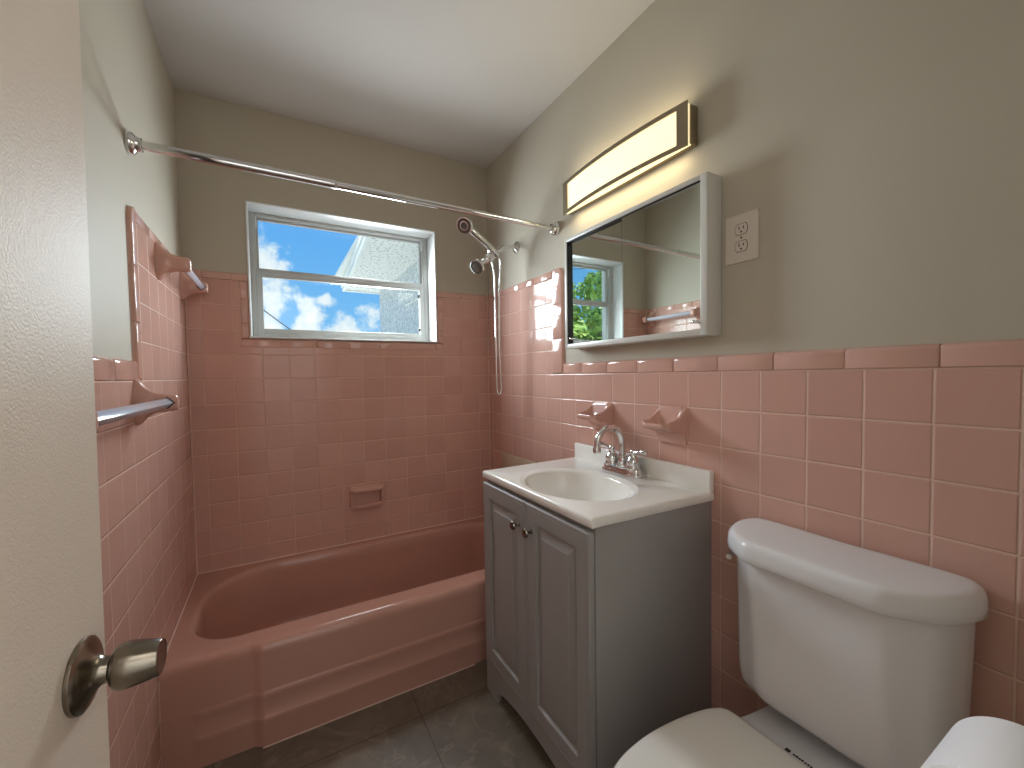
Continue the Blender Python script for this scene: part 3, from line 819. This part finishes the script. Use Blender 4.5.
lathe(bm, [(-.016, .0145), (-.012, .0165), (.012, .0165), (.016, .0145)], (1.305, SY - .014, .628), (.83, 0, -.56), 22, True, True)
build('diverter', bm, CHROME, sh)
def shower_head(bm, org, axis, r):
    lathe(bm, [(-.034, .012), (-.026, .015), (-.018, r * .55), (-.010, r * .88), (-.004, r), (.006, r), (.009, r * .97), (.0095, r * .90)], org, axis, 40)
def nozzles(bm, org, axis, r):
    lathe(bm, [(.0085, r * .90), (.0105, r * .86), (.0105, r * .55), (.0085, r * .52), (.0085, r * .46), (.0125, r * .40), (.0125, 0)], org, axis, 40, False, False)
    d, u, v = frame_of(axis); o = Vector(org)
    for k_ in range(14):
        a = 2 * PI * k_ / 14
        lathe(bm, [(.0100, .0026), (.0128, .0020)], o + (u * math.cos(a) + v * math.sin(a)) * r * .71, d, 8)
hd = Vector((-.72, -.34, -.60)).normalized()
bm = NB(); shower_head(bm, (1.222, SY, .543), hd, .038); fh = build('fixed_head', bm, CHROME, sh)
bm = NB(); nozzles(bm, (1.222, SY, .543), hd, .038); build('spray_face', bm, DARKM, fh)
bm = NB(); tube(bm, [(1.262, SY, .574), (1.245, SY, .562)], [.012, .014], 14); build('swivel', bm, CHROME, fh)
hx = Vector((-.70, -.52, -.49)).normalized(); HO = Vector((1.150, SY - .020, .728))
bm = NB(); shower_head(bm, HO, hx, .041)
tube(bm, spline([HO - hx * .018, (1.180, SY - .017, .716), (1.215, SY - .017, .692), (1.262, SY - .016, .660), (1.315, SY - .014, .621), (1.332, SY - .012, .606)], 5), [.018] * 5 + [.0175] * 5 + [.0165] * 5 + [.016] * 5 + [.0155] * 5 + [.012], 18)
hs = build('hand_shower', bm, CHROME, sh)
bm = NB(); nozzles(bm, HO, hx, .041); build('spray_face', bm, DARKM, hs)
bm = NB()
hp = spline([(1.332, SY - .012, .606), (1.345, SY - .012, .588), (1.349, SY - .010, .54), (1.340, SY - .008, .40), (1.337, SY - .006, .15), (1.345, SY - .004, -.04), (1.344, SY - .002, -.085), (1.335, SY, -.102), (1.326, SY + .002, -.085), (1.3235, SY + .003, -.03), (1.323, SY + .003, .15), (1.322, SY + .003, .40), (1.321, SY + .003, .50), (1.312, SY + .001, .555), (1.300, SY, .585)], 8)
tube(bm, hp, .0047, 12); build('hose', bm, CHROME, sh)

# ------------------------------------------------------------------ ceramic fittings
def scoop_dish(name, y0, y1, zt, zb, D, label, kind):
    """glazed shelf: curved cheeks run from the top of the back down to the front lip"""
    o = root(name, (W, (y0 + y1) / 2, zb), label, 'soap dish' if kind == 'soap' else 'cup holder')
    bm = NB(); M_ = 36; ring = []
    n = 40
    H = zt - zb
    zl = zt - H * .385                       # lip height
    def wing(d): 
        t_ = min(1, d / D)
        return zl + (zt - zl) * (1 - t_) ** 2.3
    def tray(d):
        z = zl - .004 - .010 * sstep(.0, .5, d / D) * (1 - sstep(.80, .97, d / D))
        return z + (zt - .001 - z) * (1 - sstep(.07, .34, d / D)) ** 1.2
    for j in range(n + 1):
        t_ = j / n; y = y0 + (y1 - y0) * t_
        e = min(t_, 1 - t_) * (y1 - y0)
        w = 1 - sstep(.008, .020, e)
        rnd = .0035 * (1 - sstep(0, .005, e))
        pts = []
        DD = D - .010 * (1 - sstep(0, .022, e))
        for i in range(M_ + 1):
            d = DD * i / M_
            pts.append((d, (wing(d) * w + tray(d) * (1 - w)) - rnd))
        f0 = zl - .020
        pts += [(DD + .0015, zl - .006 - rnd), (DD, f0 + .004), (DD - .006, f0 - .002)]
        under = [(DD * .62, f0 - .010), (DD * .36, f0 - .016), (DD * .20, f0 - .024), (DD * .10, zb + .012), (.010, zb + .002)]
        pts += under + [(-.004, zb), (-.004, zt - rnd)]
        ring.append([(W - d, y, z) for d, z in pts])
    loft(bm, ring)
    build('shelf', bm, CERAMIC, o, angle=50)
    return o
sd = scoop_dish('soap_dish', -1.0375, -.9305, -.112, -.2200, .094, 'pink ceramic soap dish behind the faucet, nearer the shower', 'soap')
cd = scoop_dish('cup_holder', -1.3675, -1.2595, -.108, -.2310, .094, 'pink ceramic shelf right of the faucet, below the mirror cabinet', 'cup')
bm = NB(); 
for i in range(3): box(bm, W - .070, W - .022, -.962 - i * .018 - .003, -.962 - i * .018 + .003, -.178, -.1715, .002)
build('drain_rib', bm, CERAMIC, sd)

# grab style soap dish on the back wall
gd = root('tub_soap_dish', (.719, 0, -.668), 'pink ceramic soap dish with grab bar on the tiled wall above the tub', 'soap dish')
bm = NB()
x0, x1, z0, z1 = .637, .801, -.670, -.556
def rr(x0, x1, z0, z1, r, y, n=6):
    out = []
    for cx_, cz_, a0 in ((x1 - r, z1 - r, 0), (x0 + r, z1 - r, 90), (x0 + r, z0 + r, 180), (x1 - r, z0 + r, 270)):
        for i in range(n + 1):
            a = math.radians(a0 + 90 * i / n); out.append((cx_ + r * math.cos(a), y, cz_ + r * math.sin(a)))
    return out
loft(bm, [rr(x0, x1, z0, z1, .012, .004), rr(x0, x1, z0, z1, .012, -.026), rr(x0 + .002, x1 - .002, z0 + .002, z1 - .002, .012, -.032), rr(x0 + .006, x1 - .006, z0 + .006, z1 - .006, .011, -.0345),
          rr(x0 + .010, x1 - .010, z0 + .010, z1 - .012, .011, -.033), rr(x0 + .0125, x1 - .0125, z0 + .0125, z1 - .02, .010, -.028), rr(x0 + .014, x1 - .014, z0 + .014, z1 - .022, .010, -.002)])
frm = build('frame', bm, CERAMIC, gd, angle=50)
bm = NB(); pr = []
for i in range(41):
    t_ = i / 40; x = x0 + .002 + (x1 - x0 - .004) * t_
    e = min(t_, 1 - t_) * (x1 - x0)
    k_ = sstep(0, .022, e)
    pr.append((x, -.026 - .018 * k_, z1 - .013 - .004 * k_))
tube(bm, pr, [.0125] + [.0130] * 39 + [.0125], 16); build('grab_bar', bm, CERAMIC, gd, angle=60)
bm = NB(); rg = []
for i in range(25):
    t_ = i / 24; x = x0 + .006 + (x1 - x0 - .012) * t_; e = min(t_, 1 - t_) * (x1 - x0)
    D = .032 + .014 * math.sqrt(sstep(0, .03, e)) 
    rg.append([(x, .0, z0 + .004), (x, -D + .006, z0 + .001), (x, -D, z0 + .008), (x, -D - .0005, z0 + .019), (x, -D + .004, z0 + .0215), (x, -D + .008, z0 + .018), (x, -D + .010 if D > .02 else -.006, z0 + .012), (x, 0, z0 + .012)])
loft(bm, rg); build('tray', bm, CERAMIC, gd, angle=50)

def towel_bar(label, ya, yb, z, loc_label_grp=None):
    """ya: the end towards the window"""
    o = root('towel_bar', (0, (ya + yb) / 2, z - .06), label, 'towel bar')
    for y in (ya, yb):
        bm = NB(); rings = []
        for x, hz, hy, dz in ((-.004, .0625, .031, 0), (.003, .0625, .031, 0), (.008, .060, .0295, 0), (.014, .052, .0265, -.001), (.022, .0415, .0235, -.002), (.034, .0315, .0208, -.003), (.048, .0265, .0195, -.004), (.062, .0245, .019, -.005), (.078, .0235, .0185, -.005), (.085, .0215, .017, -.005), (.089, .0165, .013, -.005), (.0905, .008, .007, -.005)):
            rings.append([(x, y + hy * math.copysign(abs(math.cos(a)) ** .6, math.cos(a)), z + dz + hz * math.copysign(abs(math.sin(a)) ** .6, math.sin(a))) for a in [2 * PI * i / 32 for i in range(32)]])
        loft(bm, rings); build('post', bm, CERAMIC, o, angle=60)
    bm = NB(); tube(bm, [(.068, ya - .012, z - .005), (.068, yb + .012, z - .005)], .0135, 4, rot=0); bmesh.ops.bevel(bm, geom=bm.edges[:], offset=.002, segments=2, profile=.5, affect='EDGES')
    build('bar', bm, CLEAR, o, angle=30)
    for y, s in ((ya, -1), (yb, 1)):
        bm = NB(); tube(bm, [(.068, y + s * .0150, z - .005), (.068, y + s * .0196, z - .005)], .0165, 4, rot=0); build('socket', bm, DARKIN, o, smooth=False)
    return o
towel_bar('towel bar with ceramic posts on the left wall just beyond the door', -.762, -1.372, -.057)
towel_bar('short towel bar high in the tub corner beside the window', -.062, -.462, .392)

# plate set into the tiles beside the vanity top
bm = NB(); box(bm, W - .003, W + .001, -.50, -.1485, -.549, -.440, .0012)
props(build('patch_plate', bm, PATCH, origin=(W, -.32, -.55)), 'beige rectangular patch plate in the pink tile beyond the vanity top', 'patch plate')

# ------------------------------------------------------------------ outside
bm = NB(); box(bm, -16, 16, YO, 26, -ZF - .25, -ZF - .2)
props(build('ground', bm, BOUNCE_GROUND), 'unseen ground outside the window, pale to bounce light', 'ground', kind='structure')
bm = NB(); box(bm, 1.43, 4.5, YO, 2.80, -ZF - .2, 1.02)
props(build('wall_wing', bm, STUCCO), 'white stucco wall of the house wing outside the window', 'wall', kind='structure')
ev = root('roof_eave', (1.2, 1.5, 1.0), 'white eave with soffit of the house wing outside the window', 'eave', kind='structure')
def eshear(bm):
    for v in bm.verts: v.co.x += .055 * (v.co.y - .85) * (1 if v.co.x < 1.3 else 0)
bm = NB(); box(bm, .945, 1.47, YO, 2.84, 1.0, 1.02); eshear(bm); build('soffit', bm, SOFFIT, ev, smooth=False)
bm = NB(); box(bm, .915, .947, YO, 2.87, .988, 1.062, .003); box(bm, .902, .917, YO, 2.88, 1.03, 1.075, .003); box(bm, .947, 1.47, 2.82, 2.87, .988, 1.062, .003); eshear(bm); build('fascia', bm, FASCIA, ev)
bm = NB(); loft(bm, [[(.915, y, 1.062), (.905, y, 1.078), (4.4, y, 2.0), (4.4, y, 1.97)] for y in (YO, 2.92)]); build('roof_slope', bm, FASCIA, ev, smooth=False)
bm = NB(); box(bm, -2.5, 4.5, YO - .005, YO + .02, 1.05, 1.12); box(bm, -2.5, .9, YO, .75, 1.10, 1.13)
build('soffit', bm, SOFFIT, ev, smooth=False)

def cable(label, pts):
    bm = NB(); tube(bm, pts, .018, 8); props(build('power_cable', bm, CABLE, origin=pts[0]), label, 'cable', 'overhead power cables')
def sag(a, b, s, n=24):
    a, b = Vector(a), Vector(b)
    return [a.lerp(b, i / n) - Vector((0, 0, s * 4 * (i / n) * (1 - i / n))) for i in range(n + 1)]
cable('black overhead cable crossing the sky in the lower pane', sag((-.9, 14, 3.15), (2.2, 14.2, .75), .1))
cable('black overhead cable seen in the mirror above the tree', sag((-22, 12.5, 7.3), (-6, 17, 5.4), .5))

def tree(cx_, cy_, h, rad, label):
    o = root('leafy_tree', (cx_, cy_, -ZF - .2), label, 'tree', 'trees outside the window')
    rnd = random.Random(int(abs(cx_ * 100)))
    z0 = -ZF - .2
    bm = NB(); tube(bm, [(cx_, cy_, z0), (cx_ + .05, cy_, z0 + h * .3), (cx_ - .05, cy_ + .05, z0 + h * .6)], [.16, .12, .05], 10)
    for k_ in range(6):
        a = k_ * 1.05; tube(bm, [(cx_ + .03, cy_, z0 + h * .3), (cx_ + math.cos(a) * rad * .6, cy_ + math.sin(a) * rad * .6, z0 + h * (.5 + .06 * (k_ % 3)))], [.06, .02], 7)
    build('trunk', bm, BARK, o)
    bm = NB()
    blobs = [(0, 0, .62, 1.0)]
    for k_ in range(22):
        a = rnd.uniform(0, 2 * PI); q = rnd.uniform(.3, .85)
        blobs.append((math.cos(a) * q * rad, math.sin(a) * q * rad, rnd.uniform(.22, .92), rnd.uniform(.35, .6)))
    for bx, by, bz, br in blobs:
        for _ in range(330):
            v = Vector((rnd.gauss(0, 1), rnd.gauss(0, 1), rnd.gauss(0, 1))).normalized() * (rnd.uniform(.55, 1) * br * rad * .62)
            c = Vector((cx_ + bx, cy_ + by, z0 + h * bz)) + v
            if c.z < z0 + .05: continue
            n_ = (v.normalized() + Vector((rnd.uniform(-.7, .7), rnd.uniform(-.7, .7), rnd.uniform(-.3, .9)))).normalized()
            _, u, w = frame_of(n_); s = rnd.uniform(.06, .13)
            a_ = rnd.uniform(0, PI); u2 = u * math.cos(a_) + w * math.sin(a_); w2 = w * math.cos(a_) - u * math.sin(a_)
            vs = [bm.verts.new(c + u2 * s), bm.verts.new(c + w2 * s * .45 + n_ * s * .12), bm.verts.new(c - u2 * s), bm.verts.new(c - w2 * s * .45 + n_ * s * .12)]
            bm.faces.new(vs)
    build('foliage', bm, LEAF, o, smooth=False)
tree(-6.6, 6.6, 5.0, 2.0, 'bright green leafy tree seen in the mirror')
tree(-2.9, 3.7, 2.7, 1.0, 'low green bush tree seen in the mirror before the taller tree')

# ------------------------------------------------------------------ sky
w = bpy.data.worlds.new('sky'); scn.world = w; w.use_nodes = True
nt = w.node_tree; N_ = nt.nodes; L_ = nt.links
bg = N_['Background']
tc = N_.new('ShaderNodeTexCoord')
sp_ = N_.new('ShaderNodeSeparateXYZ'); L_.new(tc.outputs['Generated'], sp_.inputs[0])
def WM(op, a, bb=None):
    n = N_.new('ShaderNodeMath'); n.operation = op
    for i_, v in enumerate((a, bb)):
        if v is None: continue
        if isinstance(v, (int, float)): n.inputs[i_].default_value = v
        else: L_.new(v, n.inputs[i_])
    return n.outputs[0]
n1 = N_.new('ShaderNodeTexNoise'); n1.inputs['Scale'].default_value = 17; n1.inputs['Detail'].default_value = 8; n1.inputs['Roughness'].default_value = .6
L_.new(tc.outputs['Generated'], n1.inputs['Vector'])
# cumulus banks: (direction, angular radius)
CL = [(-.0161, .9718, .2354, .049), (.0227, .9734, .2281, .026), (-.0446, .9685, .2449, .055), (.0045, .9866, .1632, .067), (.0695, .9891, .1298, .060), (.0996, .9812, .1651, .022), (.1392, .9863, .0884, .055), (.1962, .9725, .1254, .043), (-.0155, .9948, .1011, .067), (-.0735, .9849, .1571, .074), (.2566, .9637, .0737, .07), (.055, .9943, .0909, .054),
      (-.5, .8, .42, .10), (-.42, .82, .40, .08), (.5, .8, .35, .12), (.62, .72, .3, .1), (-.8, .5, .5, .12), (-.3, .75, .6, .1), (.2, .7, .7, .12), (.3, -.8, .5, .2), (-.6, -.6, .4, .2)]
acc = None
for (a_, b_2, c_2, r_2) in CL:
    dp = N_.new('ShaderNodeVectorMath'); dp.operation = 'DISTANCE'; L_.new(tc.outputs['Generated'], dp.inputs[0]); dp.inputs[1].default_value = Vector((a_, b_2, c_2)).normalized()
    q_ = WM('SUBTRACT', 1, WM('DIVIDE', dp.outputs['Value'], r_2 * 1.28))
    acc = q_ if acc is None else WM('MAXIMUM', acc, q_)
ad = WM('ADD', WM('SUBTRACT', WM('MAXIMUM', acc, -.8), .12), WM('MULTIPLY', WM('SUBTRACT', n1.outputs['Fac'], .5), 3.2))
cr_ = N_.new('ShaderNodeValToRGB'); cr_.color_ramp.elements[0].position = .0; cr_.color_ramp.elements[1].position = .42
L_.new(ad, cr_.inputs['Fac'])
gr = N_.new('ShaderNodeMapRange'); gr.inputs['From Min'].default_value = 0; gr.inputs['From Max'].default_value = .35; L_.new(sp_.outputs['Z'], gr.inputs['Value'])
sk = N_.new('ShaderNodeMix'); sk.data_type = 'RGBA'; sk.inputs['A'].default_value = (*srgb((132, 200, 250)), 1); sk.inputs['B'].default_value = (*srgb((92, 170, 243)), 1); L_.new(gr.outputs[0], sk.inputs['Factor'])
cl = N_.new('ShaderNodeMix'); cl.data_type = 'RGBA'; L_.new(cr_.outputs['Color'], cl.inputs['Factor']); L_.new(sk.outputs['Result'], cl.inputs['A']); cc_ = N_.new('ShaderNodeMix'); cc_.data_type = 'RGBA'; cc_.inputs['A'].default_value = (.60, .80, .97, 1); cc_.inputs['B'].default_value = (.97, .985, 1.0, 1)
cm_ = N_.new('ShaderNodeMapRange'); cm_.inputs['From Min'].default_value = .1; cm_.inputs['From Max'].default_value = .9; L_.new(ad, cm_.inputs['Value']); L_.new(cm_.outputs[0], cc_.inputs['Factor']); L_.new(cc_.outputs['Result'], cl.inputs['B'])
L_.new(cl.outputs['Result'], bg.inputs['Color']); bg.inputs['Strength'].default_value = .9

# ------------------------------------------------------------------ lights
def area(name, loc, aim, sx, sy, e, col, spread=None, along=None):
    l = bpy.data.lights.new(name, 'AREA'); l.shape = 'RECTANGLE'; l.size = sx; l.size_y = sy; l.energy = e; l.color = col
    if spread: l.spread = spread
    o = bpy.data.objects.new(name, l); COL.objects.link(o)
    o.location = (loc[0], loc[1], loc[2] + ZF)
    o.rotation_euler = Vector(aim).to_track_quat('-Z', 'Z' if abs(Vector(aim).z) < .9 else 'Y').to_euler()
    if along:       # long side of the lamp along the given direction
        z_ = -Vector(aim).normalized(); y_ = Vector(along).normalized(); x_ = y_.cross(z_).normalized()
        mm = Matrix((x_, y_, z_)).transposed(); o.rotation_euler = mm.to_euler()
    return o
area('window_daylight', (.81, .215, .47), (0, -1, -.40), .36, .53, 18, (.84, .93, 1.0), math.radians(160))
area('vanity_downlight', (W - .034, lc, .662), (.3, 0, -1), .03, .54, .42, (1.0, .82, .52), None, (0, 1, 0))
area('hall_fill', (.5, YN - .3, 1.0), (0, -1, -.45), 1.2, .25, 46, (.97, .98, 1.0))  # unseen fill lamp, added to bounce soft light in through the doorway
area('vanity_uplight', (W - .035, lc, .805), (-.1, 0, 1), .03, .54, .35, (1.0, .84, .56), None, (0, 1, 0))
area('vanity_lamp', (W - .10, lc, .732), (-1, 0, -.15), .10, .54, .6, (1.0, .93, .80), None, (0, 1, 0))
sun = bpy.data.lights.new('sun', 'SUN'); sun.energy = 7.0; sun.angle = math.radians(1); sun.color = (1, .96, .9)
so = bpy.data.objects.new('sun', sun); COL.objects.link(so); so.location = (-4, 3, 6); so.rotation_euler = Vector((.55, .35, -1)).to_track_quat('-Z', 'Y').to_euler()

# ------------------------------------------------------------------ camera
F, CX, CY, YAW, PIT, ROL, CXW, CYW, CZW = 411.354072, 507.238536, 389.224293, 0.512786, -0.034967, -0.015821, 0.325573, -2.208898, 0.000017
cam = bpy.data.cameras.new('camera'); co = bpy.data.objects.new('camera', cam); COL.objects.link(co)
fwd = Vector((math.sin(YAW) * math.cos(PIT), math.cos(YAW) * math.cos(PIT), math.sin(PIT)))
r0 = Vector((math.cos(YAW), -math.sin(YAW), 0)); u0 = r0.cross(fwd)
rt = r0 * math.cos(ROL) + u0 * math.sin(ROL); up = -r0 * math.sin(ROL) + u0 * math.cos(ROL)
m = Matrix((rt, up, -fwd)).transposed().to_4x4(); m.translation = Vector((CXW, CYW, CZW + ZF))
co.matrix_world = m
cam.sensor_width = 36; cam.lens = F * 36 / 1024; cam.shift_x = (512 - CX) / 1024; cam.shift_y = (CY - 384) / 1024
cam.clip_start = .01; cam.clip_end = 200
scn.camera = co

scn.view_settings.view_transform = 'Standard'
try: scn.view_settings.look = 'None'
except Exception: pass
scn.view_settings.gamma = 1; scn.view_settings.exposure = .27; scn.view_settings.use_curve_mapping = False
cy = scn.cycles
cy.use_denoising = True
try: cy.denoiser = 'OPENIMAGEDENOISE'
except Exception: pass
cy.max_bounces = 12; cy.diffuse_bounces = 6; cy.glossy_bounces = 6; cy.transmission_bounces = 8; cy.transparent_max_bounces = 12
cy.sample_clamp_indirect = 4
cy.caustics_reflective = False; cy.caustics_refractive = False
